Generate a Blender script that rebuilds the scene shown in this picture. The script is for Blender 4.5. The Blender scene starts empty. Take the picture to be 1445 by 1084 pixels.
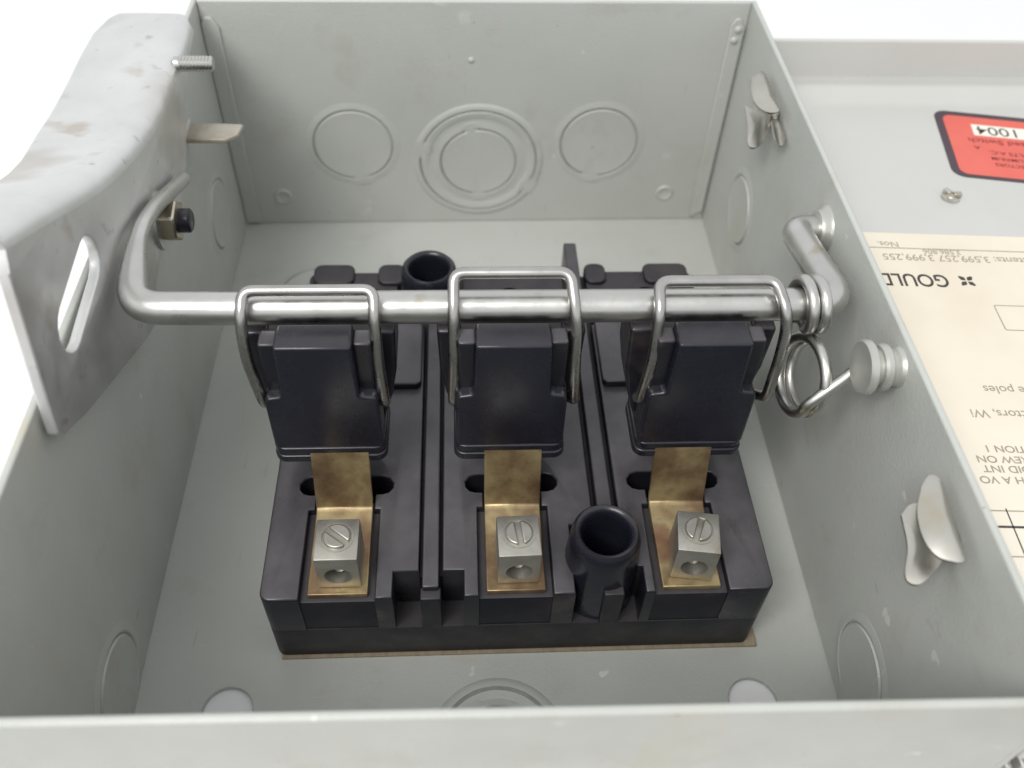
import bpy, bmesh, math, random
from mathutils import Vector, Matrix
from mathutils.geometry import tessellate_polygon
random.seed(7)
S = 0.001                      # everything below is written in millimetres
scene = bpy.context.scene
col = scene.collection

# ------------------------------------------------------------------ camera
cam_d = bpy.data.cameras.new('camera'); cam = bpy.data.objects.new('camera', cam_d); col.objects.link(cam)
R = ((0.9984975, 0.0117945, -0.0535123), (-0.0443033, 0.7484597, -0.6616988), (0.0322474, 0.6630754, 0.7478577))
CAM = (76.79, -50.99, 210.46)
cam.matrix_world = Matrix([[*R[i], CAM[i] * S] for i in range(3)] + [[0, 0, 0, 1]])
cam_d.sensor_width = 36.0; cam_d.lens = 36.0 * 1288.36 / 1445.0
cam_d.clip_start = 0.005; cam_d.clip_end = 50.0
cam_d.dof.use_dof = True; cam_d.dof.focus_distance = 0.205; cam_d.dof.aperture_fstop = 15.0
scene.camera = cam

# ------------------------------------------------------------------ light of a bright room
world = bpy.data.worlds.new('World'); scene.world = world; world.use_nodes = True
wn = world.node_tree.nodes['Background']
wn.inputs[0].default_value = (0.965, 0.98, 1.0, 1); wn.inputs[1].default_value = 0.80


def area_lamp(name, loc, target, size, power, color):
    l = bpy.data.lights.new(name, 'AREA'); l.shape = 'RECTANGLE'; l.size = size[0]; l.size_y = size[1]
    l.energy = power; l.color = color
    o = bpy.data.objects.new(name, l); col.objects.link(o); o.location = Vector(loc)
    o.rotation_euler = (Vector(target) - Vector(loc)).to_track_quat('-Z', 'Y').to_euler()
    return o


area_lamp('ceiling_lamp', (-0.36, -0.54, 1.06), (0.08, 0.1, 0.03), (0.62, 0.42), 10.2, (1.0, 0.985, 0.95))


scene.view_settings.view_transform = 'Standard'; scene.view_settings.look = 'None'
scene.view_settings.gamma = 1.0; scene.view_settings.exposure = 0.25
scene.view_settings.use_curve_mapping = False

# ------------------------------------------------------------------ materials


def nodes(name):
    m = bpy.data.materials.new(name); m.use_nodes = True
    nt = m.node_tree; b = nt.nodes['Principled BSDF']
    tc = nt.nodes.new('ShaderNodeTexCoord')
    geo = nt.nodes.new('ShaderNodeNewGeometry')
    return m, nt, b, geo.outputs['Position']


def noise(nt, vec, scale, detail=4, rough=0.55, stretch=None):
    n = nt.nodes.new('ShaderNodeTexNoise'); n.inputs['Scale'].default_value = scale
    n.inputs['Detail'].default_value = detail; n.inputs['Roughness'].default_value = rough
    if stretch:
        mp = nt.nodes.new('ShaderNodeMapping'); mp.inputs['Scale'].default_value = stretch
        nt.links.new(vec, mp.inputs['Vector']); vec = mp.outputs[0]
    nt.links.new(vec, n.inputs['Vector']); return n.outputs['Fac']


def ramp(nt, fac, stops):
    r = nt.nodes.new('ShaderNodeValToRGB'); e = r.color_ramp.elements
    while len(e) < len(stops): e.new(0.5)
    for i, (p, c) in enumerate(stops):
        e[i].position = p; e[i].color = (*c, 1) if len(c) == 3 else c
    nt.links.new(fac, r.inputs[0]); return r.outputs[0]


def mix(nt, fac, a, b):
    m = nt.nodes.new('ShaderNodeMix'); m.data_type = 'RGBA'
    nt.links.new(fac, m.inputs[0])
    for s, v in ((6, a), (7, b)):
        if isinstance(v, tuple): m.inputs[s].default_value = (*v, 1)
        else: nt.links.new(v, m.inputs[s])
    return m.outputs[2]


def bump(nt, b, h, strength, dist):
    n = nt.nodes.new('ShaderNodeBump'); n.inputs['Strength'].default_value = strength
    n.inputs['Distance'].default_value = dist
    nt.links.new(h, n.inputs['Height']); nt.links.new(n.outputs[0], b.inputs['Normal'])


def g3(v): return (v, v, v)


def surf(name, stops, scale, metallic=0, rough=(0.4, 0.5), rscale=200, bscale=900, bstr=0.15, bdist=0.0002,
         stretch=None, spots=None, spec=0.5, dust_sheen=None):
    m, nt, b, pos = nodes(name)
    c = ramp(nt, noise(nt, pos, scale, 5, 0.6, stretch), stops)
    if spots:                                   # (scale, threshold, colour, amount)
        for sc, th, cc, am in spots:
            f = ramp(nt, noise(nt, pos, sc, 3, 0.5), [(th - 0.02, (0, 0, 0)), (min(1, th + 0.09), g3(am))])
            c = mix(nt, f, c, cc)
    if dust_sheen:                                    # upward faces paler: overhead reflection painted into the colour, with patchy dust
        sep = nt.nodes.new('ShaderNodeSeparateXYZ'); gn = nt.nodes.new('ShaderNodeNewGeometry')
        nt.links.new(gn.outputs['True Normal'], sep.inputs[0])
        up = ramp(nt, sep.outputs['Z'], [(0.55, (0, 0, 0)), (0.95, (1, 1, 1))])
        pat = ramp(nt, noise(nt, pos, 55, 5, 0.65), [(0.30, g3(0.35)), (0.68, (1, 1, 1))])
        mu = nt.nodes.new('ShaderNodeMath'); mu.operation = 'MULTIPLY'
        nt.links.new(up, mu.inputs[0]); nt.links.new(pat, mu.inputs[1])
        c = mix(nt, mu.outputs[0], c, dust_sheen)
    nt.links.new(c, b.inputs['Base Color'])
    b.inputs['Metallic'].default_value = metallic
    b.inputs['Specular IOR Level'].default_value = spec
    r = ramp(nt, noise(nt, pos, rscale, 4, 0.6, stretch), [(0.3, g3(rough[0])), (0.7, g3(rough[1]))])
    nt.links.new(r, b.inputs['Roughness'])
    if bstr: bump(nt, b, noise(nt, pos, bscale, 3, 0.5), bstr, bdist)
    return m


M = {}
def enamel(name, stops):
    m, nt, b, pos = nodes(name)
    c = ramp(nt, noise(nt, pos, 16, 6, 0.62), stops)

    def layer(c, fac, col, lo, hi, am):
        return mix(nt, ramp(nt, fac, [(lo, (0, 0, 0)), (hi, g3(am))]), c, col)
    c = layer(c, noise(nt, pos, 42, 5, 0.7), (0.40, 0.385, 0.32), 0.56, 0.74, 0.55)              # handling grime
    c = layer(c, noise(nt, pos, 30, 4, 0.6, (1, 1, 0.28)), (0.47, 0.43, 0.31), 0.64, 0.76, 0.6)    # yellowed runs
    c = layer(c, noise(nt, pos, 150, 2, 0.5), (0.64, 0.64, 0.60), 0.735, 0.77, 0.9)                # pale chips
    c = layer(c, noise(nt, pos, 60, 3, 0.5, (1, 14, 1)), (0.60, 0.60, 0.57), 0.71, 0.745, 0.55)    # rubbed scratches
    c = layer(c, noise(nt, pos, 60, 3, 0.5, (13, 1, 2)), (0.36, 0.36, 0.335), 0.70, 0.74, 0.55)
    c = layer(c, noise(nt, pos, 360, 2, 0.5), (0.12, 0.11, 0.10), 0.79, 0.82, 0.6)               # dark specks
    nt.links.new(c, b.inputs['Base Color'])
    nt.links.new(ramp(nt, noise(nt, pos, 55, 5, 0.65), [(0.3, g3(0.33)), (0.7, g3(0.52))]), b.inputs['Roughness'])
    h = nt.nodes.new('ShaderNodeMath'); h.operation = 'ADD'
    nt.links.new(noise(nt, pos, 1400, 2, 0.5), h.inputs[0]); nt.links.new(noise(nt, pos, 38, 3, 0.5), h.inputs[1])
    bump(nt, b, h.outputs[0], 0.16, 0.0006)
    return m


M['paint'] = enamel('grey_enamel', [(0.25, (0.428, 0.440, 0.410)), (0.5, (0.472, 0.482, 0.452)), (0.78, (0.505, 0.513, 0.485))])
M['paint_cover'] = surf('pale_grey_enamel', [(0.25, (0.49, 0.49, 0.465)), (0.75, (0.54, 0.54, 0.515))], 18, rough=(0.34, 0.46), rscale=60,
                        bscale=1300, bstr=0.1, spots=[(60, 0.72, (0.45, 0.43, 0.36), 0.4)])
M['galv'] = surf('galvanised_steel', [(0.3, (0.71, 0.71, 0.705)), (0.5, (0.77, 0.77, 0.76)), (0.7, (0.83, 0.83, 0.815))], 40, 0.92, (0.40, 0.55), 90,
                 500, 0.2, 0.0003, spots=[(28, 0.58, (0.52, 0.49, 0.44), 0.55), (70, 0.64, (0.46, 0.37, 0.27), 0.5), (240, 0.68, (0.40, 0.37, 0.33), 0.5)])
M['zinc'] = surf('zinc_plated_steel', [(0.3, (0.52, 0.515, 0.49)), (0.7, (0.64, 0.635, 0.61))], 60, 1.0, (0.26, 0.4), 260, 900, 0.12, 0.0001,
                 spots=[(110, 0.66, (0.42, 0.36, 0.24), 0.6)])
M['wire'] = surf('spring_wire', [(0.3, (0.42, 0.41, 0.395)), (0.7, (0.52, 0.51, 0.49))], 120, 1.0, (0.24, 0.34), 300, 900, 0)
M['zinc_paint'] = surf('dull_zinc', [(0.3, (0.47, 0.475, 0.44)), (0.7, (0.55, 0.55, 0.51))], 60, 0.6, (0.34, 0.45), 200, 900, 0.1,
                       spots=[(150, 0.68, (0.42, 0.36, 0.2), 0.6)])
M['black'] = surf('black_phenolic', [(0.3, (0.007, 0.0075, 0.012)), (0.55, (0.011, 0.011, 0.016)), (0.75, (0.020, 0.018, 0.021))], 70,
                  rough=(0.38, 0.55), rscale=120, bscale=500, bstr=0.1, bdist=0.0002,
                  spots=[(90, 0.66, (0.05, 0.042, 0.038), 0.5), (420, 0.75, (0.10, 0.09, 0.08), 0.5)], spec=0.3, dust_sheen=(0.055, 0.05, 0.053))
M['black_worn'] = surf('black_phenolic_dust_sheen', [(0.3, (0.007, 0.0075, 0.012)), (0.55, (0.012, 0.012, 0.017)), (0.75, (0.022, 0.019, 0.022))], 60,
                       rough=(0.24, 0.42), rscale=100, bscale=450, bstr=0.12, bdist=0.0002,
                       spots=[(75, 0.64, (0.07, 0.056, 0.048), 0.5), (300, 0.74, (0.12, 0.10, 0.09), 0.5)], spec=0.5, dust_sheen=(0.092, 0.086, 0.092))
M['black_gloss'] = surf('black_moulding_gloss', [(0.3, (0.009, 0.0095, 0.016)), (0.7, (0.013, 0.0135, 0.021))], 80, rough=(0.2, 0.32), rscale=150,
                        bscale=600, bstr=0.06, spots=[(140, 0.71, (0.05, 0.042, 0.04), 0.4)], spec=0.5, dust_sheen=(0.03, 0.028, 0.033))
M['brass'] = surf('tarnished_brass', [(0.32, (0.15, 0.088, 0.055)), (0.45, (0.26, 0.18, 0.10)), (0.57, (0.44, 0.35, 0.19)), (0.70, (0.26, 0.165, 0.10))], 60, 0.7,
                  (0.28, 0.5), 160, 700, 0.12, 0.0002, spots=[(60, 0.62, (0.26, 0.13, 0.08), 0.6)])
M['lug'] = surf('dull_tinned_metal', [(0.3, (0.36, 0.345, 0.30)), (0.7, (0.52, 0.505, 0.455))], 130, 0.85, (0.34, 0.5), 200, 800, 0.2, 0.0002,
                spots=[(160, 0.63, (0.34, 0.28, 0.19), 0.5)])
M['nickel'] = surf('nickel_plated_steel', [(0.3, (0.46, 0.445, 0.40)), (0.7, (0.60, 0.585, 0.53))], 70, 1.0, (0.24, 0.36), 120, 600, 0,
                   spots=[(70, 0.6, (0.44, 0.38, 0.25), 0.5)])
M['rust'] = surf('rusty_steel', [(0.32, (0.27, 0.19, 0.12)), (0.46, (0.40, 0.355, 0.28)), (0.7, (0.50, 0.49, 0.44))], 90, 0.35, (0.5, 0.65), 150, 800, 0.3)
M['nut'] = surf('yellow_zinc', [(0.3, (0.40, 0.34, 0.24)), (0.7, (0.60, 0.56, 0.46))], 110, 1.0, (0.28, 0.4), 200, 600, 0.1)
M['paper'] = surf('cream_paper', [(0.25, (0.66, 0.59, 0.475)), (0.5, (0.74, 0.68, 0.57)), (0.8, (0.81, 0.77, 0.68))], 14, rough=(0.6, 0.75), bscale=900, bstr=0.06)
M['red'] = surf('red_print', [(0.3, (0.66, 0.115, 0.085)), (0.7, (0.71, 0.135, 0.10))], 60, rough=(0.35, 0.45), bstr=0.03)
M['ink'] = surf('dark_ink', [(0.3, (0.035, 0.03, 0.03)), (0.7, (0.06, 0.05, 0.05))], 300, rough=(0.55, 0.65), bstr=0)
M['ink_red'] = surf('maroon_ink', [(0.3, (0.17, 0.022, 0.02)), (0.7, (0.22, 0.03, 0.026))], 300, rough=(0.5, 0.6), bstr=0)
M['ink_brown'] = surf('faded_ink', [(0.3, (0.29, 0.245, 0.20)), (0.7, (0.38, 0.32, 0.26))], 300, rough=(0.55, 0.65), bstr=0)
M['border'] = surf('plum_black_print', [(0.3, (0.045, 0.026, 0.038)), (0.7, (0.06, 0.036, 0.05))], 100, rough=(0.35, 0.45), bstr=0)
M['white'] = surf('white_print', [(0.3, (0.80, 0.77, 0.66)), (0.7, (0.84, 0.82, 0.74))], 60, rough=(0.5, 0.6), bstr=0)
M['fish'] = surf('insulating_fibre', [(0.3, (0.24, 0.19, 0.13)), (0.7, (0.34, 0.28, 0.2))], 200, rough=(0.6, 0.75), stretch=(6, 1, 1), bstr=0.2)
M['gap_shade'] = surf('gap_shade_and_dirt', [(0.3, (0.22, 0.215, 0.20)), (0.7, (0.34, 0.335, 0.31))], 220, rough=(0.7, 0.85), bstr=0)
M['table'] = surf('white_table', [(0.3, (0.80, 0.80, 0.805)), (0.7, (0.82, 0.82, 0.82))], 8, rough=(0.5, 0.6), bstr=0.03)

# ------------------------------------------------------------------ builders (millimetres, world axes)
ORG = {}


def thing(name, loc, label, cat, group=None):
    o = bpy.data.objects.new(name, None); col.objects.link(o); o.location = Vector(loc) * S
    o.empty_display_size = 0.01
    ORG[o] = Vector(loc); o['label'] = label; o['category'] = cat
    if group: o['group'] = group
    return o


def link(name, bm, mat, parent=None, smooth=None, bev=0, seg=2, label=None, origin=(0, 0, 0), sel=None):
    if sel:                                      # bevel only the edges that the test picks, in millimetres
        bmesh.ops.recalc_face_normals(bm, faces=bm.faces)
        es = [e for e in bm.edges if len(e.link_faces) == 2 and e.calc_face_angle(0) > 0.5 and sel(e.verts[0].co, e.verts[1].co)]
        bmesh.ops.bevel(bm, geom=es, offset=bev, segments=seg, profile=0.5, affect='EDGES', clamp_overlap=True)
        bev = 0; smooth = 34
    org = ORG[parent] if parent else Vector(origin)
    for v in bm.verts: v.co = (v.co - org) * S
    bmesh.ops.recalc_face_normals(bm, faces=bm.faces)
    me = bpy.data.meshes.new(name); bm.to_mesh(me); bm.free()
    me.materials.append(M[mat])
    o = bpy.data.objects.new(name, me); col.objects.link(o)
    if parent: o.parent = parent
    else: o.location = org * S
    ORG[o] = org
    if smooth is not None:
        me.polygons.foreach_set('use_smooth', [True] * len(me.polygons))
        me.set_sharp_from_angle(angle=math.radians(smooth))
    if bev:
        b = o.modifiers.new('bevel', 'BEVEL'); b.width = bev * S; b.segments = seg; b.limit_method = 'ANGLE'
        b.angle_limit = math.radians(32); b.harden_normals = False
        me.polygons.foreach_set('use_smooth', [True] * len(me.polygons))
        me.set_sharp_from_angle(angle=math.radians(32))
    if label: o['label'] = label
    return o


def bx(bm, x0, x1, y0, y1, z0, z1, rot=None, piv=None):
    vs = [bm.verts.new((x, y, z)) for z in (z0, z1) for y in (y0, y1) for x in (x0, x1)]
    for f in ((0, 2, 3, 1), (4, 5, 7, 6), (0, 1, 5, 4), (2, 6, 7, 3), (0, 4, 6, 2), (1, 3, 7, 5)):
        bm.faces.new([vs[i] for i in f])
    if rot:
        p = Vector(piv); mt = Matrix.Rotation(rot, 3, 'Z')
        for v in vs: v.co = mt @ (v.co - p) + p
    return vs


def box(*a, **k):
    bm = bmesh.new(); bx(bm, *a, **k); return bm


AX = {'x': lambda a, b, d: (d, a, b), 'y': lambda a, b, d: (a, d, b), 'z': lambda a, b, d: (a, b, d)}


def extr2(outer, axis, d0, d1, holes=()):
    """Polygon (with holes) in the plane across an axis, as a closed solid."""
    bm = bmesh.new(); f3 = AX[axis]
    layers = []
    if holes:
        tris = tessellate_polygon([[Vector((a, b, 0)) for a, b in l] for l in [outer, *holes]])
    for d in (d0, d1):
        loops = [[bm.verts.new(f3(a, b, d)) for a, b in l] for l in [outer, *holes]]
        if holes:
            flat = [v for l in loops for v in l]
            for t in tris:
                if len(set(t)) == 3: bm.faces.new([flat[k] for k in t])
        else: bm.faces.new(loops[0])
        layers.append(loops)
    for la, lb in zip(*layers):
        n = len(la)
        for i in range(n): bm.faces.new((la[i], la[(i + 1) % n], lb[(i + 1) % n], lb[i]))
    return bm


def circ(cx, cy, r, n=28, a0=0.0, ry=None):
    return [(cx + r * math.cos(a0 + 2 * math.pi * i / n), cy + (ry or r) * math.sin(a0 + 2 * math.pi * i / n)) for i in range(n)]


def rrect(x0, x1, y0, y1, r, n=5):
    out = []
    for cx, cy, a in ((x1 - r, y1 - r, 0), (x0 + r, y1 - r, 90), (x0 + r, y0 + r, 180), (x1 - r, y0 + r, 270)):
        for i in range(n + 1):
            t = math.radians(a + 90 * i / n); out.append((cx + r * math.cos(t), cy + r * math.sin(t)))
    return out


def fillet(pts, r, n=6):
    P = [Vector(p) for p in pts]; out = [P[0]]
    for i in range(1, len(P) - 1):
        a, b, c = P[i - 1], P[i], P[i + 1]; u = (a - b); v = (c - b)
        rr = r[i] if isinstance(r, (list, tuple)) else r
        d = min(rr, u.length * 0.49, v.length * 0.49)
        p0 = b + u.normalized() * d; p1 = b + v.normalized() * d
        for k in range(n + 1):
            t = k / n; out.append(p0 * (1 - t) ** 2 + b * 2 * t * (1 - t) + p1 * t ** 2)
    out.append(P[-1]); return out


def catmull(pts, n=6):
    P = [Vector(p) for p in pts]; P = [P[0] * 2 - P[1]] + P + [P[-1] * 2 - P[-2]]; out = []
    for i in range(1, len(P) - 2):
        a, b, c, d = P[i - 1:i + 3]
        for k in range(n):
            t = k / n
            out.append(0.5 * ((2 * b) + (c - a) * t + (2 * a - 5 * b + 4 * c - d) * t * t + (3 * b - a - 3 * c + d) * t ** 3))
    out.append(P[-2]); return out


def tube(path, r, n=14, bm=None, rad=None):
    bm = bm or bmesh.new(); P = [Vector(p) for p in path]; rings = []
    t0 = (P[1] - P[0]).normalized(); nrm = t0.orthogonal().normalized()
    for i, p in enumerate(P):
        t = (P[min(i + 1, len(P) - 1)] - P[max(i - 1, 0)]).normalized()
        nrm = (nrm - t * nrm.dot(t)).normalized(); bn = t.cross(nrm)
        if rad: r = rad(p)
        rings.append([bm.verts.new(p + (nrm * math.cos(2 * math.pi * k / n) + bn * math.sin(2 * math.pi * k / n)) * r) for k in range(n)])
    for a, b in zip(rings, rings[1:]):
        for k in range(n): bm.faces.new((a[k], a[(k + 1) % n], b[(k + 1) % n], b[k]))
    bm.faces.new(rings[0][::-1]); bm.faces.new(rings[-1]); return bm


def lathe(prof, base, axis, n=36, bm=None, gaps=(), flat=None):
    """prof: (radius, height along axis).  gaps: angle ranges where the height is pressed to `flat`."""
    bm = bm or bmesh.new(); ax = Vector(axis).normalized()
    u = Vector((0, 0, 1)) if abs(ax.z) < 0.9 else Vector((0, 1, 0))
    u = (u - ax * u.dot(ax)).normalized(); w = ax.cross(u); base = Vector(base); rings = []
    for r, h in prof:
        if r <= 1e-6: rings.append([bm.verts.new(base + ax * h)]); continue
        ring = []
        for k in range(n):
            a = 2 * math.pi * k / n; hh = h
            if flat is not None and any(abs((a - g + math.pi) % (2 * math.pi) - math.pi) < wd for g, wd in gaps): hh = min(h, flat) if h > flat else max(h, flat) if h > 0 else h
            ring.append(bm.verts.new(base + ax * hh + (u * math.cos(a) + w * math.sin(a)) * r))
        rings.append(ring)
    for a, b in zip(rings, rings[1:]):
        if len(a) == 1 and len(b) == 1: continue
        for k in range(n):
            k2 = (k + 1) % n
            if len(a) == 1: bm.faces.new((a[0], b[k], b[k2]))
            elif len(b) == 1: bm.faces.new((a[k], a[k2], b[0]))
            else: bm.faces.new((a[k], a[k2], b[k2], b[k]))
    for ring, rev in ((rings[0], True), (rings[-1], False)):
        if len(ring) > 1: bm.faces.new(ring[::-1] if rev else ring)
    return bm


def loft(loops, close_u=True, cap=True, bm=None):
    bm = bm or bmesh.new(); L = [[bm.verts.new(p) for p in l] for l in loops]
    n = len(L[0])
    for a, b in zip(L, L[1:]):
        for k in range(n if close_u else n - 1):
            bm.faces.new((a[k], a[(k + 1) % n], b[(k + 1) % n], b[k]))
    if cap and close_u: bm.faces.new(L[0][::-1]); bm.faces.new(L[-1])
    return bm


def print_text(parent, body, x, y, z, size, rot=math.pi, align='LEFT', mat='ink', sx=1.0, name='printed_text', bold=0.0):
    cu = bpy.data.curves.new('lettering', 'FONT'); cu.body = body; cu.size = size * S; cu.align_x = align
    cu.offset = bold * S
    t = bpy.data.objects.new('lettering', cu); col.objects.link(t)
    dg = bpy.context.evaluated_depsgraph_get()
    me = bpy.data.meshes.new_from_object(t.evaluated_get(dg)); me.name = name
    bpy.data.objects.remove(t); bpy.data.curves.remove(cu)
    mt = Matrix.Translation((Vector((x, y, z)) - ORG[parent]) * S) @ Matrix.Rotation(rot, 4, 'Z') @ Matrix.Diagonal((sx, 1, 1, 1))
    me.transform(mt); me.materials.clear(); me.materials.append(M[mat])
    o = bpy.data.objects.new(name, me); col.objects.link(o); o.parent = parent; ORG[o] = ORG[parent]
    return o


# ------------------------------------------------------------------ table
tb = link('table_top', box(-1500, 1800, -48, 1900, -31.6, -1.6), 'table', bev=2.0)  # near edge set close to the box to cut bounce on its front
tb['kind'] = 'structure'; tb['label'] = 'plain white table top under the grey metal box'
fl = link('floor', box(-3000, 3300, -3000, 3400, -780, -750), 'fish')  # unseen floor, added to keep bounce light off the box front
fl['kind'] = 'structure'; fl['label'] = 'unseen brown floor added below the table to dim bounce light'

# ------------------------------------------------------------------ enclosure
D = 82.33; T = 1.5
FL, FR, BR, BL = (0, 1.85), (165, 0), (166.0, 216.1), (0, 213.7)
encl = thing('switch_enclosure', (82, 107, -1.5), 'open grey painted steel switch box holding the black switch', 'metal box')

floor_poly = [(FL[0] - T, FL[1] - T), (FR[0] + T, FR[1] - T), (BR[0] + T, BR[1] + T), (BL[0] - T, BL[1] + T)]
holes = [circ(21.3, 35.0, 5.9, 30), circ(144.8, 33.6, 5.9, 30)]
link('floor_panel', extr2(floor_poly, 'z', -1.5, 0.0, holes), 'paint', encl, bev=0.2)
link('side_wall', extr2([(-T, FL[1] - T), (0, FL[1] - T), (0, BL[1] + T), (-T, BL[1] + T)], 'z', 0.01, D), 'paint', encl, bev=0.55, seg=3)
link('side_wall', extr2([(FR[0], -T), (FR[0] + T, -T), (BR[0] + T, BR[1] + T), (BR[0], BR[1] + T)], 'z', 0.01, D), 'paint', encl, bev=0.55, seg=3)
link('end_wall', extr2([(0.02, FL[1] - T), (FR[0] - 0.02, -T), (FR[0] - 0.02, 0), (0.02, FL[1])], 'z', 0.01, D - 0.02), 'paint', encl, bev=0.55, seg=3)
link('end_wall', extr2([(0.02, BL[1]), (BR[0] - 0.02, BR[1]), (BR[0] - 0.02, BR[1] + T), (0.02, BL[1] + T)], 'z', 0.01, D - 0.02), 'paint', encl, bev=0.55, seg=3)


def back_y(x): return BL[1] + (BR[1] - BL[1]) * x / BR[0]


def right_x(y): return FR[0] + (BR[0] - FR[0]) * y / BR[1]


# weld flanges folded over the far end wall
for x0, x1, lo in ((0.15, 5.2, 1.2), (160.8, 165.2, 1.6)):
    o = extr2([(x0, lo), (x1, lo + (2.5 if x0 > 80 else 0)), (x1, 74.5), (x1 - 1.8, 77.5), (x0 + 1.2, 77.5), (x0, 75.5)], 'y', back_y((x0 + x1) / 2) - 1.0, back_y((x0 + x1) / 2) - 0.05)
    link('corner_flange', o, 'paint', encl, bev=0.4, seg=3)
for x, z in ((163.2, 74.0), (162.6, 70.5)):
    link('weld_bead', lathe([(1.3, 0), (1.0, 0.5), (0.5, 0.75), (0, 0.8)], (x, back_y(x) - 0.95, z), (0, -1, 0), 14), 'paint', encl, smooth=50)


def ko_prof(r, h=0.55):
    return [(r + 2.6, -0.2), (r + 2.6, 0.02), (r + 1.1, h * 0.55), (r + 0.45, h * 0.75), (r + 0.25, 0.06), (r - 0.45, 0.06), (r - 0.7, h * 1.25), (r - 1.8, h), (r * 0.5, h * 0.9), (0, h * 0.85)]


def ko_ring(r, h=0.5):
    return [(r + 2.6, -0.2), (r + 2.4, 0.03), (r + 1.0, h), (r + 0.3, h * 0.9), (r + 0.25, 0.06), (r - 0.45, 0.06), (r - 0.7, h), (r - 2.0, h * 0.6), (r - 3.0, 0.05), (r - 3.4, -0.2)]


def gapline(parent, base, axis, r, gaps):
    """The sheared gap round a knockout, its shade and dirt painted as a dark ring, broken at its tie tabs."""
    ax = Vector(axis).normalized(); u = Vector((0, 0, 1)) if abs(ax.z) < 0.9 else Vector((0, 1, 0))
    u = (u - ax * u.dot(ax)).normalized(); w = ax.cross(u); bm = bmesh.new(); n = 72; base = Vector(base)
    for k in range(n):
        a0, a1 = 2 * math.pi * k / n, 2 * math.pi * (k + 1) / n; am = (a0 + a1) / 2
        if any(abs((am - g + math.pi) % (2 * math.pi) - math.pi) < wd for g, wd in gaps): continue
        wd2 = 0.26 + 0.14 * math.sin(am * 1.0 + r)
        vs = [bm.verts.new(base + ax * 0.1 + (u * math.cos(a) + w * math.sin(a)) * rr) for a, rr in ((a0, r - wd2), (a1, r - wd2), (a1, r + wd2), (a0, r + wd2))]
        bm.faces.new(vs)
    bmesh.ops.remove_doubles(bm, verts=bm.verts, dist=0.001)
    link('knockout_gap', bm, 'gap_shade', parent)  # flat dark ring: shade inside the gap put into its colour


def knockout(base, axis, r, gaps, ring=None, h=0.42):
    o = link('knockout', lathe(ko_prof(r, h), base, axis, 64, gaps=gaps, flat=h * 0.7), 'paint', encl, smooth=40)
    for r_, gp in ((r, gaps),) + (((ring, [(g + 1.1, w) for g, w in gaps]),) if ring else ()):
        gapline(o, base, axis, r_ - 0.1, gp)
    if ring:
        link('knockout_ring', lathe(ko_ring(ring, h), base, axis, 72, gaps=[(g + 1.1, w) for g, w in gaps], flat=h * 0.7), 'paint', o, smooth=40)
    return o


yb = lambda x: back_y(x) - 0.02
NB = (0.01446, -0.9999, 0)
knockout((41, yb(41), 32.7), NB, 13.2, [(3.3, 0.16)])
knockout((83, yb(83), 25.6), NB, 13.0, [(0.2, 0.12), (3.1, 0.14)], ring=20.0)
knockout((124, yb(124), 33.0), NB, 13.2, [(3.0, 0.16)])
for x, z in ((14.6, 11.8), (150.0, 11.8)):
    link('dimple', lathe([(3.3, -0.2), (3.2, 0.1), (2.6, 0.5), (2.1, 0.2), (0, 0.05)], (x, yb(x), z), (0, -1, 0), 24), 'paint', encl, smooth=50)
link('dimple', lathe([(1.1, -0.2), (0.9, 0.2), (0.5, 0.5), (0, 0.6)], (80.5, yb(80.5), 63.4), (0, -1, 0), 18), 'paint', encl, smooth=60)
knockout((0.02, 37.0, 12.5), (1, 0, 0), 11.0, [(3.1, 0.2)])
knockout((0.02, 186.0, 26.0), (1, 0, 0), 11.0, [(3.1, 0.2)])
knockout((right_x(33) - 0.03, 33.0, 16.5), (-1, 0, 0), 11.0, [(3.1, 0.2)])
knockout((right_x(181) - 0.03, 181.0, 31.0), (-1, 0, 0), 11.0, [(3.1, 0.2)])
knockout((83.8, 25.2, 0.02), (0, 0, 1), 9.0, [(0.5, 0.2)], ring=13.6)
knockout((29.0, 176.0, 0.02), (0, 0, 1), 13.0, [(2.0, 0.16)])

# stop tab on the left wall
link('stop_tab', extr2([(0.05, 168), (12.4, 168), (15.4, 170.5), (16.4, 175.6), (11, 176), (0.05, 176.2)], 'z', 64.0, 65.4), 'rust', encl, bev=0.35)
link('tab_weld', box(0.05, 1.8, 167.4, 177.0, 63.0, 66.6), 'paint', encl, bev=0.5)

# sheet-metal spring clips on the right wall


def petal(outline, dome, parent, droop=0.0, thick=0.5):
    """A thin bent leaf of sheet metal: a smoothed outline, slightly domed, with real thickness."""
    outline = [(164.2 + (x - 164.2) * 1.12, y, z) for x, y, z in outline]
    P = catmull(outline + outline[:1], 4)[:-1]; ctr = sum(P, Vector()) / len(P)
    ax = max(P, key=lambda p: (p - ctr).length) - ctr
    bm = bmesh.new(); rings = []
    for sgn in (0, 1):
        out = []
        for sc_ in (1.0, 0.93, 0.78, 0.55, 0.3):
            ring = []
            for p in P:
                v = ctr + (p - ctr) * sc_
                along = (v - ctr).dot(ax) / ax.length_squared
                v = v + Vector((-0.25, -0.2, 1)) * (dome * (1 - sc_ ** 2.4) - droop * along * abs(along))
                ring.append(bm.verts.new(v - Vector((0, 0, thick)) * sgn))
            out.append(ring)
        rings.append(out)
    n = len(P)
    for out in rings:
        for a, b in zip(out, out[1:]):
            for k in range(n): bm.faces.new((a[k], a[(k + 1) % n], b[(k + 1) % n], b[k]))
        bm.faces.new(out[-1])
    a, b = rings[0][0], rings[1][0]
    for k in range(n): bm.faces.new((a[k], a[(k + 1) % n], b[(k + 1) % n], b[k]))
    return link('clip_leaf', bm, 'nickel', parent, smooth=45)


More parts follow.
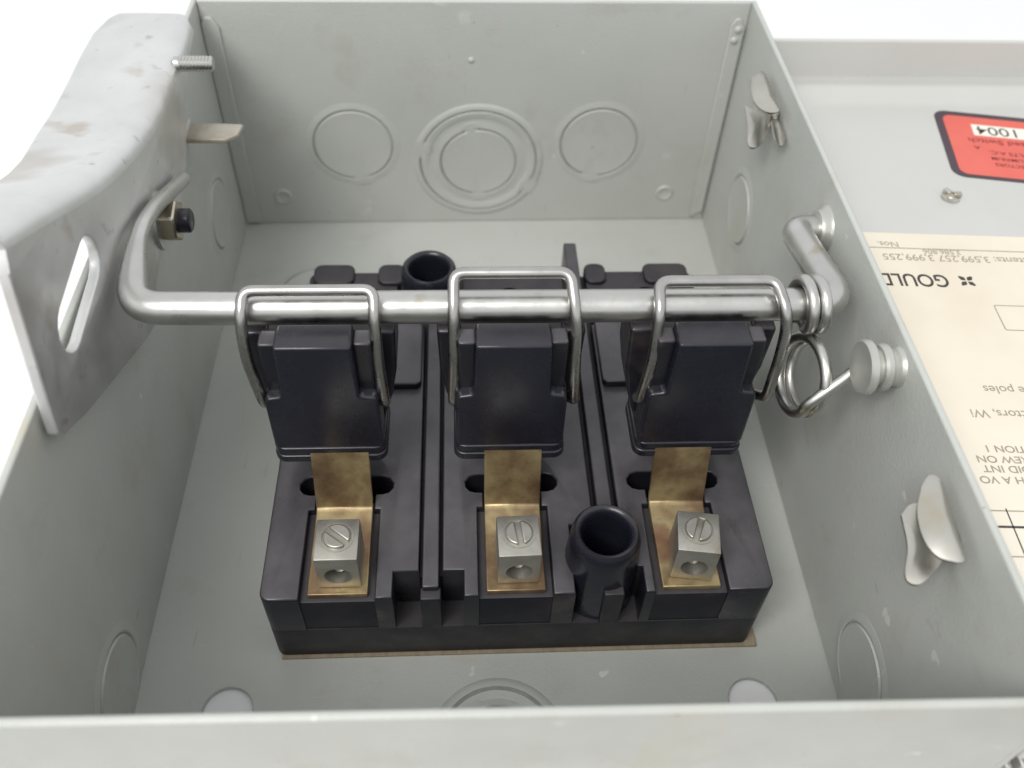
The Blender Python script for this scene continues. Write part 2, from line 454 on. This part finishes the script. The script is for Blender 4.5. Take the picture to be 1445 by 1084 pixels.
for root, leaves in (((33.5, 71.8), [([(159.9, 41.1, 76.7), (161.5, 43.0, 77.2), (162.8, 42.3, 77.6), (163.0, 39.3, 77.7), (162.6, 34.9, 77.5), (162.4, 30.6, 77.4), (162.0, 26.1, 77.2), (159.9, 26.3, 76.7), (158.2, 27.9, 76.2), (157.4, 31.3, 76.0), (158.0, 36.4, 76.1)], 0.7, 0.9),
                                      ([(159.0, 40.4, 68.6), (160.7, 42.1, 69.1), (162.3, 41.6, 69.6), (163.0, 37.8, 69.7), (163.0, 34.0, 69.7), (162.6, 30.6, 69.6), (160.7, 28.4, 69.1), (158.3, 26.6, 68.4), (156.7, 27.2, 67.9), (156.6, 29.2, 67.9), (158.3, 34.1, 68.4)], 0.35, -1.0)]),
                     ((171.0, 71.5), [([(160.1, 182.9, 76.7), (162.0, 185.4, 77.3), (163.5, 184.6, 77.7), (163.5, 178.5, 77.7), (163.1, 171.4, 77.5), (162.9, 163.7, 77.5), (161.2, 162.7, 77.0), (159.5, 164.9, 76.5), (158.4, 170.1, 76.2), (158.9, 177.1, 76.3)], 0.7, 0.8),
                                      ([(160.0, 181.9, 67.3), (161.9, 178.8, 67.9), (163.8, 176.3, 68.6), (164.0, 172.6, 68.6), (162.6, 167.6, 68.1), (160.2, 163.5, 67.4), (158.3, 163.3, 66.8), (157.8, 165.6, 66.7), (159.1, 172.8, 67.1)], 0.3, -1.0),
                                      ([(163.4, 168.9, 71.4), (164.9, 169.4, 72.0), (165.1, 165.0, 72.1), (164.9, 159.7, 71.7), (163.4, 156.5, 71.2), (162.5, 158.5, 71.0), (162.6, 163.1, 71.0)], 0.3, 0.4)])):
    cl = link('spring_clip', box(163.2, right_x(root[0]) - 0.02, root[0] - 1.5, root[0] + 2.5, root[1] - 3.4, root[1] + 1.6), 'nickel', encl, bev=0.6,
              label='shiny bent metal clip with rounded leaves on the wall')
    for o_, d_, dr_ in leaves: petal(o_, d_, cl, dr_)

# shoulder post carrying the spring leg
pc = (right_x(70) - 0.02, 71.4, 76.0)
link('spring_post', lathe([(4.4, 0), (4.2, 0.4), (3.9, 0.8), (4.0, 2.4), (4.6, 2.5), (4.9, 2.8), (4.9, 3.8), (4.5, 4.3), (3.8, 4.4), (3.8, 5.7), (5.3, 5.8), (5.7, 6.2), (5.7, 7.3), (5.3, 7.7), (0, 7.9)],
                          pc, (-1, 0, 0), 36), 'zinc_paint', encl, smooth=35)
# bearing boss for the crank in the right wall
link('crank_bearing', lathe([(6.2, 0), (5.8, 0.8), (5.0, 1.3), (4.6, 2.2), (4.0, 2.3)], (right_x(122) - 0.02, 122.0, 70.8), (-1, 0, 0), 30), 'zinc_paint', encl, smooth=35)

# ------------------------------------------------------------------ cover lying open at the right
cov = thing('enclosure_cover', (250, 106, -1.6), 'shallow pale grey cover folded open flat, with red sticker and instruction sheet', 'box cover')
X0, X1, Y0, Y1, ZC, ZP = 167.9, 333.0, -1.0, 214.6, 59.6, 56.6
loops = []
for ins, z, r in ((15.0, ZP - 1.3, 14), (12.0, ZP - 1.25, 13), (8.0, ZC - 1.35, 11), (0.02, ZC - 1.3, 3), (0.02, ZC, 3), (4.0, ZC, 10), (5.6, ZC + 0.25, 10), (7.2, ZC + 0.7, 11), (8.6, ZC + 0.5, 12), (9.8, ZC - 0.3, 12), (11.8, ZP + 0.7, 13), (13.2, ZP + 0.15, 14), (15.0, ZP, 14)):
    loops.append([(a, b, z) for a, b in rrect(X0 + ins, X1 - ins, Y0 + ins, Y1 - ins, r, 8)])
link('cover_panel', loft(loops), 'paint_cover', cov, smooth=50)
for a in ((X0, X1, Y1 - 1.4, Y1), (X0, X1, Y0, Y0 + 1.4)):
    link('cover_rim', box(*a, ZC - 1.3, 71.8), 'paint_cover', cov, bev=0.5, seg=3)
for a in ((X0, X0 + 1.4, Y0 + 1.42, Y1 - 1.42), (X1 - 1.4, X1, Y0 + 1.42, Y1 - 1.42)):
    link('cover_rim', box(*a, ZC - 1.3, 71.78), 'paint_cover', cov, bev=0.5, seg=3)
for x in (167.5, 170.3):
    link('cover_skirt', box(x, x + 1.1, Y0 - 0.3, Y1 - 2, 22.0, ZP - 1.4), 'zinc_paint', cov, bev=0.3)
for y in (30, 172):
    link('hinge_knuckle', tube([(168.1, y - 9, 71.6), (168.1, y + 9, 71.6)], 1.5, 12), 'zinc', cov, smooth=40)


def rot2(pts, c, a):
    ca, sa = math.cos(a), math.sin(a)
    return [(c[0] + x * ca - y * sa, c[1] + x * sa + y * ca) for x, y in pts]


# red sticker, turned a little, printed upside down for this side
ra = -0.175; rc = (225.6, 198.6)                       # far left corner of the sticker
rl = link('red_label', extr2(rot2(rrect(0, 62, -35.5, 0, 4, 6), rc, ra), 'z', ZP + 0.02, ZP + 0.14), 'border', cov, label='red sticker with dark border and white number strip')
link('red_field', extr2(rot2(rrect(2.4, 59.6, -33.9, -2.4, 2.8, 6), rc, ra), 'z', ZP + 0.145, ZP + 0.19), 'red', rl)
link('white_strip', extr2(rot2([(10.5, -12.6), (52, -12.6), (52, -6.6), (10.5, -6.6)], rc, ra), 'z', ZP + 0.195, ZP + 0.22), 'white', rl)


def on_red(x, y): return rot2([(x, y)], rc, ra)[0]


for body, x, y, sz, mt, sx in (('T 1004', 11.5, -7.5, 6.4, 'ink', 1.05), ('Enclosed Switch', 8.0, -14.4, 3.6, 'ink_red', 1.1), ('A', 9.0, -18.6, 2.6, 'ink_red', 1.1),
                               ('30 AMPERES 240 VOLTS A.C.', 13.0, -20.6, 2.5, 'ink_red', 1.1), ('FOR USE WITH COPPER OR ALUMINUM', 13.0, -23.8, 2.3, 'ink_red', 1.0), ('WIRE IN PRESSURE CONNECTORS', 13.5, -26.8, 2.3, 'ink_red', 1.0)):
    px, py = on_red(x, y)
    print_text(rl, body, px, py, ZP + 0.24, sz, math.pi + ra, 'RIGHT', mt, sx, bold=0.02)

# rivet end under the sticker
sc = link('cover_rivet', lathe([(2.7, 0), (2.5, 0.7), (1.2, 1.1), (0, 1.15)], (214.6, 153.2, ZP), (0, 0, 1), 20), 'zinc', cov, smooth=40)
for k in range(3):
    a = 0.5 + k * 2.1
    link('rivet_prong', box(213.8, 215.4, 153.6, 155.9, ZP + 0.6, ZP + 1.9, rot=a, piv=(214.6, 153.2, 0)), 'zinc', sc, bev=0.3)

# instruction sheet
pa = -0.055; p0 = (171.5, 138.9)
sh = link('instruction_sheet', extr2(rot2([(6, -128), (118, -128), (118, 0), (6, 0)], p0, pa), 'z', ZP + 0.02, ZP + 0.16), 'paper', cov,
          label='cream paper instruction sheet printed upside down')
ZT = ZP + 0.19


def sheet_text(body, x, y, size, align='RIGHT', mat='ink', sx=1.0, bold=0.02):
    print_text(sh, body, x, y, ZT, size, math.pi + pa, align, mat, sx, bold=bold)


def rule(x0, x1, y, w, mat='ink_brown', vert=False):
    c = (x0, y)
    pts = [(0, -w / 2), (x1 - x0, -w / 2), (x1 - x0, w / 2), (0, w / 2)] if not vert else [(-w / 2, 0), (w / 2, 0), (w / 2, x1), (-w / 2, x1)]
    link('ruled_line', extr2(rot2(pts, c, pa), 'z', ZT - 0.02, ZT), mat, sh)


sheet_text('GOULD', 201.4, 120.6, 6.6, 'LEFT', 'ink', 0.80, 0.10)
# the four-petal mark beside the name
for k in range(4):
    a = math.pi / 4 + k * math.pi / 2
    link('printed_mark', extr2(rot2([(0.25, 0), (1.2, -0.75), (2.4, -0.25), (2.4, 0.25), (1.2, 0.75)], (206.0, 118.4), a + pa), 'z', ZT - 0.02, ZT), 'ink', sh)
sheet_text('Nos.', 187.2, 134.2, 3.0, mat='ink_brown')
rule(179, 288, 132.2, 0.35)
sheet_text('U.S. Patents: 3,599,257 3,999,255', 187.0, 129.3, 3.5, mat='ink_brown')
sheet_text('3,586,806', 198.5, 130.9, 2.6, mat='ink_brown')
sheet_text('for single or double poles', 195.8, 82.8, 3.4, mat='ink_brown')
sheet_text('Suitable for copper conductors, Wi', 190.0, 75.8, 3.4, mat='ink_brown')
sheet_text('INSTALLATION 1', 189.2, 65.6, 2.6, mat='ink_brown', sx=1.1, bold=0.04)
sheet_text('TIGHTEN SCREW ON', 186.4, 62.9, 2.6, mat='ink_brown', sx=1.1, bold=0.04)
sheet_text('TO AVOID INT', 186.8, 60.3, 2.6, mat='ink_brown', sx=1.1, bold=0.04)
sheet_text('WITH A VO', 185.0, 57.5, 2.6, mat='ink_brown', sx=1.1, bold=0.04)
rule(177, 288, 49.3, 0.3); rule(179, 288, 45.3, 0.55, 'ink'); rule(177, 288, 38.5, 0.3)
rule(187.6, -16, 49.3, 0.3, 'ink', True)
rule(213, -16, 48.5, 0.3, 'ink', True)
pts = [(0, 0), (5.4, -12.5), (5.8, -12.4), (0.4, 0.1)]
link('ruled_line', extr2(rot2(rrect(0, 22, -9, 0, 0.4, 1), (209.3, 109.5), pa), 'z', ZT - 0.02, ZT, [rot2(rrect(0.3, 21.7, -8.7, -0.3, 0.3, 1), (209.3, 109.5), pa)]), 'ink_brown', sh)

# ------------------------------------------------------------------ switch base
base = thing('fuse_switch', (88.7, 100, 0), 'black moulded three-pole switch base on the box floor', 'switch base')
link('insulating_sheet', box(32.5, 148.6, 47.3, 156, 0.03, 0.75), 'fish', base, bev=0.1)
BX0, BX1, BY0, BY1 = 31.4, 146.6, 48.0, 157.0
ZA, ZB = 24.6, 28.0
STR = [(48.5, 0), (88.2, 0), (127.9, 0)]
pockets = [(60.6, 65.6), (71.6, 76.4), (101.4, 105.4), (112.6, 117.2)]


def front_outline(x0, x1, y_front, y_back, notches, r=1.6):
    """Outline of a slab with notches (x0,x1,y_depth) cut in its near edge."""
    out = [] if notches and notches[0][0] <= x0 + 0.9 else [(x0, y_front)]
    for a, b, d in notches:
        if a <= x0 + 0.9: out += [(x0, d), (b, d), (b, y_front)]
        elif b >= x1 - 0.9: out += [(a, y_front), (a, d), (x1, d)]
        elif callable(d): out += d()
        else: out += [(a, y_front), (a, d), (b, d), (b, y_front)]
    if not (notches and notches[-1][1] >= x1 - 0.9): out.append((x1, y_front))
    return out + [(x1, y_back), (x0, y_back)]


def slot(cx, half, y, ry=2.6):
    return rrect(cx - half - 0.6, cx + half + 0.6, y - ry - 0.3, y + ry + 0.3, ry + 0.2, 6)


slots = [slot(c, 11.0, 78.4) for c, _ in STR]
low = [(a, b) for a, b in rrect(BX0, BX1, BY0, BY1, 2.4, 6)]
link('lower_body', extr2(low, 'z', 0.78, 13.8), 'black', base, bev=0.4, sel=lambda p, q: p.z < 1 and q.z < 1)
A = [(BX0 + 0.6, 55.0), (BX1 - 0.6, 55.0), (BX1 - 0.6, BY1 - 0.2), (BX0 + 0.6, BY1 - 0.2)]
link('middle_body', extr2(A, 'z', 13.79, ZA, slots + [circ(108.2, 61.9, 5.35, 30), circ(67.5, 146.4, 5.35, 30)]), 'black', base)
pads = [(BX0, 66.4, STR[0][0], [], [(60.6, 66.4, 54.6)]), (71.6, 107.2, STR[1][0], [(71.6, 76.4, 54.6)], [(101.4, 107.2, 66.0)]),
        (113.4, BX1, STR[2][0], [(113.4, 117.2, 54.6)], [])]


def keyhole(c, w0, w1, yf):
    """Channel for the strap, opening into the round-ended slot behind it."""
    def path():
        L = [(c - w0, yf), (c - w0, 71.5), (c - 6.9, 71.5), (c - 6.9, 75.9), (c - 8.6, 75.9)]
        L += [(c - 8.6 - 2.6 * math.sin(t), 78.4 - 2.5 * math.cos(t)) for t in (0.6, 1.2, 1.8, 2.5)]
        L += [(c - 8.6, 81.0), (c + 8.6, 81.0)]
        L += [(c + 8.6 + 2.6 * math.sin(t), 78.4 - 2.5 * math.cos(t)) for t in (2.5, 1.8, 1.2, 0.6)]
        return L + [(c + 8.6, 75.9), (c + 6.9, 75.9), (c + 6.9, 71.5), (c + w1, 71.5), (c + w1, yf)]
    return path


for x0, x1, c, la, lb in pads:
    cor = [(2.4 - 2.4 * math.cos(t), 2.4 - 2.4 * math.sin(t)) for t in (0, 0.26, 0.52, 0.79, 1.05, 1.31, math.pi / 2)]
    o = front_outline(x0, x1, BY0, 133.0, la + [(c - 8.4, c + 8.2, keyhole(c, 8.4, 8.2, BY0))] + lb)
    if x0 == BX0: o = [(BX0 + a, BY0 + b) for a, b in cor] + o[1:]
    if x1 == BX1:
        k = o.index((BX1, BY0)); o = o[:k] + [(BX1 - a, BY0 + b) for a, b in cor[::-1]] + o[k + 1:]
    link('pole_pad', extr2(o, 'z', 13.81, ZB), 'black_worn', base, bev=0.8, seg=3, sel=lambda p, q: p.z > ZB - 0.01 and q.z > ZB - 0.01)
    link('channel_floor', extr2([(c - 8.35, BY0 + 0.25), (c + 8.15, BY0 + 0.25), (c + 8.15, 71.4), (c - 8.35, 71.4)], 'z', 13.82, 26.0), 'black', base, bev=0.6, sel=lambda p, q: p.z > 25.9 and q.z > 25.9 and p.y < 50 and q.y < 50)
    # raised step further back, under the bar
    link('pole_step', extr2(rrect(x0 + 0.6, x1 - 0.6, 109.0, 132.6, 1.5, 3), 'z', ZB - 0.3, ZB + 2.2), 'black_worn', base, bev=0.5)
    # arc chute housing behind
    link('rear_pad', extr2(rrect(x0 + 0.5 + (5 if abs(x0 - 71.6) < 1 else 0), x1 - (8.6 if x1 < 70 else 0.5), 133.6, 156.4, 3.0, 5), 'z', ZA + 0.01, ZB - 1.0, [circ((x0 + x1) / 2 + 1.5, 146.5, 3.0, 20)]), 'black', base, bev=0.5)
# raised lugs on the rear corners
for x0, x1 in ((33.0, 45.0), (52.0, 60.0), (113.6, 120.0), (131.5, 145.0)):
    link('corner_block', extr2(rrect(x0, x1, 150.5, 159.0, 2.4, 5), 'z', 14.0, ZB + 0.2), 'black', base, bev=0.6)
# barriers between the poles
for x, y0, y1 in ((69.0, 50.0, 139.6), (110.2, 64.6, 168.0)):
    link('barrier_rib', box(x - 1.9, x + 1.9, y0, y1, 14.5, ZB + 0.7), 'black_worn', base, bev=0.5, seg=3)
    link('rib_foot', box(x - 2.3, x + 2.3, BY0 - 0.15, 51.0, 13.4, ZB - 1.0), 'black', base, bev=0.4)
# round mounting bosses with deep bores
for x, y in ((108.2, 57.6), (67.5, 146.4)):
    link('mounting_boss', lathe([(8.9, 14.0), (8.6, 27.0), (8.1, 33.0), (8.0, 35.5), (7.6, 37.4), (6.9, 38.2), (6.2, 38.0), (5.6, 37.2), (5.4, 35.5), (5.3, 14.2), (0, 13.9)], (x, y, 0), (0, 0, 1), 44), 'black_gloss', base, smooth=40)

# terminal straps, lugs, screws
for i, (c, _) in enumerate(STR):
    x0, x1 = c - 6.7, c + 6.6
    prof = [(49.3, 26.05), (49.3, 27.6), (70.8, 27.6), (72.0, 28.2), (72.6, 29.4), (75.2, 38.0), (77.5, 46.0), (78.6, 45.6), (76.3, 37.7), (73.8, 28.9), (72.8, 27.0), (71.2, 26.05)]
    st = link('terminal_strap', extr2(prof, 'x', x0, x1), 'brass', base, bev=0.25)
    yaw = (0.0, 0.02, -0.14)[i]; lx = (49.1, 88.6, 127.9)[i] if i != 2 else 128.4
    pv = (lx, 56, 0)
    mt = Matrix.Rotation(yaw, 3, 'Z'); P = Vector(pv)
    # the lug body: profile with a bored wire hole in its near face
    sq = [(lx - 4.7, 27.65), (lx + 4.7, 27.65), (lx + 4.7, 39.4), (lx - 4.7, 39.4)]
    hole = circ(lx, 32.6, 3.0, 24)
    bm = extr2(sq, 'y', 51.0, 61.4, [hole])
    for v in bm.verts: v.co = mt @ (v.co - P) + P
    hc = mt @ (Vector((lx, 51, 32.6)) - P) + P
    lg = link('terminal_lug', bm, 'lug', base, bev=0.35, sel=lambda p, q: all(math.hypot(v.x - hc.x, v.z - 32.6) > 4.2 for v in (p, q)))
    bm = lathe([(3.2, 0), (3.1, 0.15), (2.7, 0.5), (2.0, 0.55), (0, 0.6)], (lx, 58.0, 32.6), (0, -1, 0), 20)
    for v in bm.verts: v.co = mt @ (v.co - P) + P
    link('wire_stop', bm, 'lug', lg, smooth=40)
    bm = tube([(lx, 54.6, 38.5), (lx, 54.4, 31.2)], 1.5, 12)
    for v in bm.verts: v.co = mt @ (v.co - P) + P
    link('screw_tip', bm, 'lug', lg, smooth=40)
    # slotted screw: ring and two halves either side of the slot
    sa = (0.9, 0.12, -0.25)[i]
    bm = bmesh.new()
    lathe([(3.75, 39.3), (3.7, 39.55), (3.35, 39.58), (3.3, 39.3)], (lx, 56.6, 0), (0, 0, 1), 28, bm=bm)
    for v in bm.verts: v.co = mt @ (v.co - P) + P
    link('screw_rim', bm, 'lug', lg, smooth=40)
    hd = None
    for s in (-1, 1):
        a0 = 0.2
        pts = [(3.0 * math.cos(a0 + (math.pi - 2 * a0) * k / 10) , s * 3.0 * math.sin(a0 + (math.pi - 2 * a0) * k / 10)) for k in range(11)]
        pts = rot2(pts, (lx, 56.6), math.pi / 2 + sa + yaw)
        link('lug_screw', extr2(pts, 'z', 38.6, 40.2), 'lug', lg, bev=0.3)

# ------------------------------------------------------------------ contact carriers on the bar
CAR = [(46.5, 'black contact carrier in a wire bail, beside the bent handle plate', 87.3, 83.5, 32.6, 58.8, 32.0, 59.0, 33.6, 59.6),
       (87.3, 'black contact carrier with the tallest wire bail, between the other two carriers', 89.5, 86.0, 75.1, 99.1, 75.0, 100.6, 74.6, 101.3),
       (129.0, 'black contact carrier in a wire bail, beside the coiled spring', 89.4, 83.5, 117.8, 142.6, 117.4, 144.8, 116.2, 144.6)]
for c, lab, ty, tz, tl, tr, ml, mr, el, er in CAR:
    t = thing('contact_carrier', (c, 84, 40.0), lab, 'contact carrier', 'contact carriers hung on the bar')
    yf = 77.0
    # front block: wide foot, ledge, narrow upper half
    pr = [(-12.2, 44.6), (-12.1, 60.6), (-11.4, 61.7), (-8.5, 62.0), (-8.2, 62.6), (-7.8, 77.2)]
    pr += [(-a, b) for a, b in pr[::-1]]
    link('body', extr2([(c + a, b) for a, b in pr], 'y', yf, 84.2), 'black_gloss', t, bev=0.8, seg=3)
    for s in (-1, 1):
        xa, xb = sorted((c + s * 7.7, c + s * 11.5))
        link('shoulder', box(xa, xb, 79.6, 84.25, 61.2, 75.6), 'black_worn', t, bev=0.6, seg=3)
        # cheek swept out and back to the bar
        ck = [(9.6, 44), (12.2, 44.5), (14.3, 52), (15.6, 60), (16.0, 72.3), (11.0, 72.3), (10.4, 66), (10.0, 56)]
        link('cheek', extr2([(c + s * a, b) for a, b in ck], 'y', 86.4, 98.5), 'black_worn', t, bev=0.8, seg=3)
    # double foot lip
    for z0, z1, w, yy in ((40.2, 42.4, 12.8, yf - 0.6), (42.7, 44.8, 12.6, yf - 0.3)):
        link('foot_lip', extr2(rrect(c - w, c + w, yy, 93.0, 2.6, 6), 'z', z0, z1), 'black_gloss', t, bev=0.45, seg=3)
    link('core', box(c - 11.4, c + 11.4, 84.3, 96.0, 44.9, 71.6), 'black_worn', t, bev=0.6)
    # wire bail over the bar
    side = lambda e, m, tp, s: [(e - s * 1.5, 86.6, 51.0), (e, 82.5, 54.5), (e, 79.6, 57.5), (m, 80.6, 70.0), (m, 82.0, 76.5), (m + (tp - m) * 0.4, 83.5, 81.0), (tp, ty, tz)]
    L = side(el, ml, tl, -1); Rr = side(er, mr, tr, 1)
    path = fillet(L + Rr[::-1], [0, 2, 2.5, 5, 4, 3, 2.4, 2.4, 3, 4, 5, 2.5, 2, 0], 6)
    link('wire_bail', tube(path, 1.25, 12), 'wire', t, smooth=60)

# ------------------------------------------------------------------ crank bar
path = fillet([(5.6, 147.5, 67.2), (6.0, 122.5, 77.2), (6.3, 110.6, 80.2), (7.2, 101.0, 79.9), (8.6, 89, 77.4), (30, 89, 77.0), (145, 89, 77.0), (158.0, 89, 77.3), (158.0, 122.0, 70.8), (right_x(122) - 0.1, 122.0, 70.8)],
              [0, 6, 6, 6, 6.5, 5, 5, 6.5, 6, 0], 8)
rod = link('crank_bar', tube(path, 3.55, 24, rad=lambda p: 3.55 if p.x > 20 else 3.55 - 1.75 * max(0.0, min(1.0, (p.y - 90) / 18))), 'zinc', None, smooth=50, origin=(83, 89, 77))
rod['label'] = 'round bent zinc-plated steel bar spanning the box above the carriers'; rod['category'] = 'steel bar'

# ------------------------------------------------------------------ torsion spring
pts = []
for k in range(0, 26):
    a = -math.pi / 2 - 2 * math.pi * (25 - k) / 12
    pts.append((148.4 + 2.7 * k / 12, 89 + 5.3 * math.cos(a), 77 + 5.3 * math.sin(a)))
ctr = Vector((152.8, 81.6, 62.6)); vd = (ctr - Vector(CAM)).normalized()
up = Vector((R[0][1], R[1][1], R[2][1])); up = (up - vd * up.dot(vd)).normalized(); rt = vd.cross(up).normalized()
e2 = rt * 0.52 - vd * 0.85; nr = up.cross(e2).normalized()
lp = []
for k in range(0, 22):
    a = 0.2 + 2 * math.pi * k / 13.2
    lp.append(ctr + (up * math.cos(a) - e2 * math.sin(a)) * 8.5 + nr * (1.4 - 2.6 * k / 13))
pts += [tuple(p) for p in lp]
end = lp[-1]
pts += [tuple(end.lerp(Vector((160.2, 75.4, 71.6)), 0.6)), (160.3, 75.0, 72.2), (160.4, 71.8, 71.6)]
sp = link('torsion_spring', tube(catmull(pts, 5), 1.3, 12), 'zinc', None, smooth=60, origin=(150, 82, 56))
sp['category'] = 'spring'
sp['label'] = 'coiled wire torsion spring wound on the end of the steel bar'

# ------------------------------------------------------------------ operating handle
hd = thing('operating_handle', (0, 130, 52), 'bent galvanised steel handle plate with a long slot, over the box wall', 'handle')
XI = 3.2; TH = 2.2; RB = 4.0
bend = [(194.5, 86.5), (187, 86.3), (176, 86.0), (165, 85.8), (154, 86.0), (145, 86.8), (136, 88.8), (127, 91.0), (118, 93.6), (109, 96.8), (100, 100.4), (91.5, 104.4), (83, 108.4), (75, 112.0), (66.5, 115.8)]
outx = [-19.4, -21.4, -21.9, -21.8, -21.6, -21.2, -20.2, -18.6, -16.8, -15.4, -14.4, -13.6, -13.0, -12.6, -12.2]
top = [(y, z - RB) for y, z in bend]
plate = top + [(64.5, 108.0), (56.6, 81.0), (55.8, 77.4), (57.6, 74.9), (61, 73.2), (66, 70.4), (84, 62.6), (103.6, 54.4), (108, 53.2), (113, 54.2), (117, 58.5), (124, 61.0), (135, 59.5), (147, 59.5), (160, 63.0), (170, 71.5), (183, 80.0)]
u0, u1, rr = (74.6, 86.7), (90.6, 88.6), 5.0          # the long slot, round ended
sa0 = math.atan2(u1[1] - u0[1], u1[0] - u0[0])
sl = [(u1[0] + rr * math.cos(sa0 + t), u1[1] + rr * math.sin(sa0 + t)) for t in [-math.pi / 2 + math.pi * k / 8 for k in range(9)]]
sl += [(u0[0] + rr * math.cos(sa0 + t), u0[1] + rr * math.sin(sa0 + t)) for t in [math.pi / 2 + math.pi * k / 8 for k in range(9)]]
link('lever_plate', extr2(plate, 'x', XI - TH, XI, [sl]), 'galv', hd, bev=0.5, seg=3, sel=lambda p, q: not any(min((v.y - a) ** 2 + (v.z - b) ** 2 for a, b in top) < 0.01 for v in (p, q)))
# flange: arc from the plate's top edge over the wall, then outwards
prof_loops = []
for (y, z), ox in zip(bend, outx):
    o, n = [], []
    for k in range(7):
        a = math.radians(90 * k / 6)
        o.append((XI - RB + RB * math.cos(a), y, z - RB + RB * math.sin(a)))
        n.append((XI - RB + (RB - TH) * math.cos(a), y, z - RB + (RB - TH) * math.sin(a)))
    o += [((XI - RB) * 0.5 + ox * 0.5, y, z + 0.15), (ox + 1.0, y, z), (ox, y, z - 0.6)]
    n += [((XI - RB) * 0.5 + ox * 0.5, y, z - TH + 0.15), (ox + 1.0, y, z - TH), (ox, y, z - TH + 0.6)]
    prof_loops.append(o + n[::-1])
# rounded far corner
y, z = 197.0, 86.6; L0 = []
for i, p in enumerate(prof_loops[0]): L0.append((max(p[0], -16.6) if p[0] < -8 else min(p[0], 1.6), y, p[2]))
link('lever_flange', loft([L0] + prof_loops), 'galv', hd, smooth=38)
# threaded stud
pr = [(1.9, -1.0)]
for k in range(10):
    pr += [(1.75, 0.2 + k * 0.85), (2.15, 0.55 + k * 0.85)]
pr += [(1.6, 8.9), (0, 9.0)]
link('threaded_stud', lathe(pr, (XI, 174.7, 84.0), (1, 0, 0), 18), 'zinc', hd, smooth=25)
# pivot nut and bolt end
nu = link('pivot_nut', extr2(circ(131.5, 66.4, 5.4, 6, 0.3), 'x', XI + 0.05, 7.6), 'nut', hd, bev=0.5)
link('bolt_end', lathe([(3.0, 0), (3.0, 2.6), (2.5, 3.0), (0, 3.0)], (7.5, 131.5, 66.4), (1, 0, 0), 20), 'black_gloss', nu, smooth=40)
link('pivot_washer', lathe([(7.2, 0), (7.2, 0.9), (5.0, 1.0)], (XI + 0.02, 131.5, 66.4), (1, 0, 0), 30), 'zinc', hd, smooth=40)
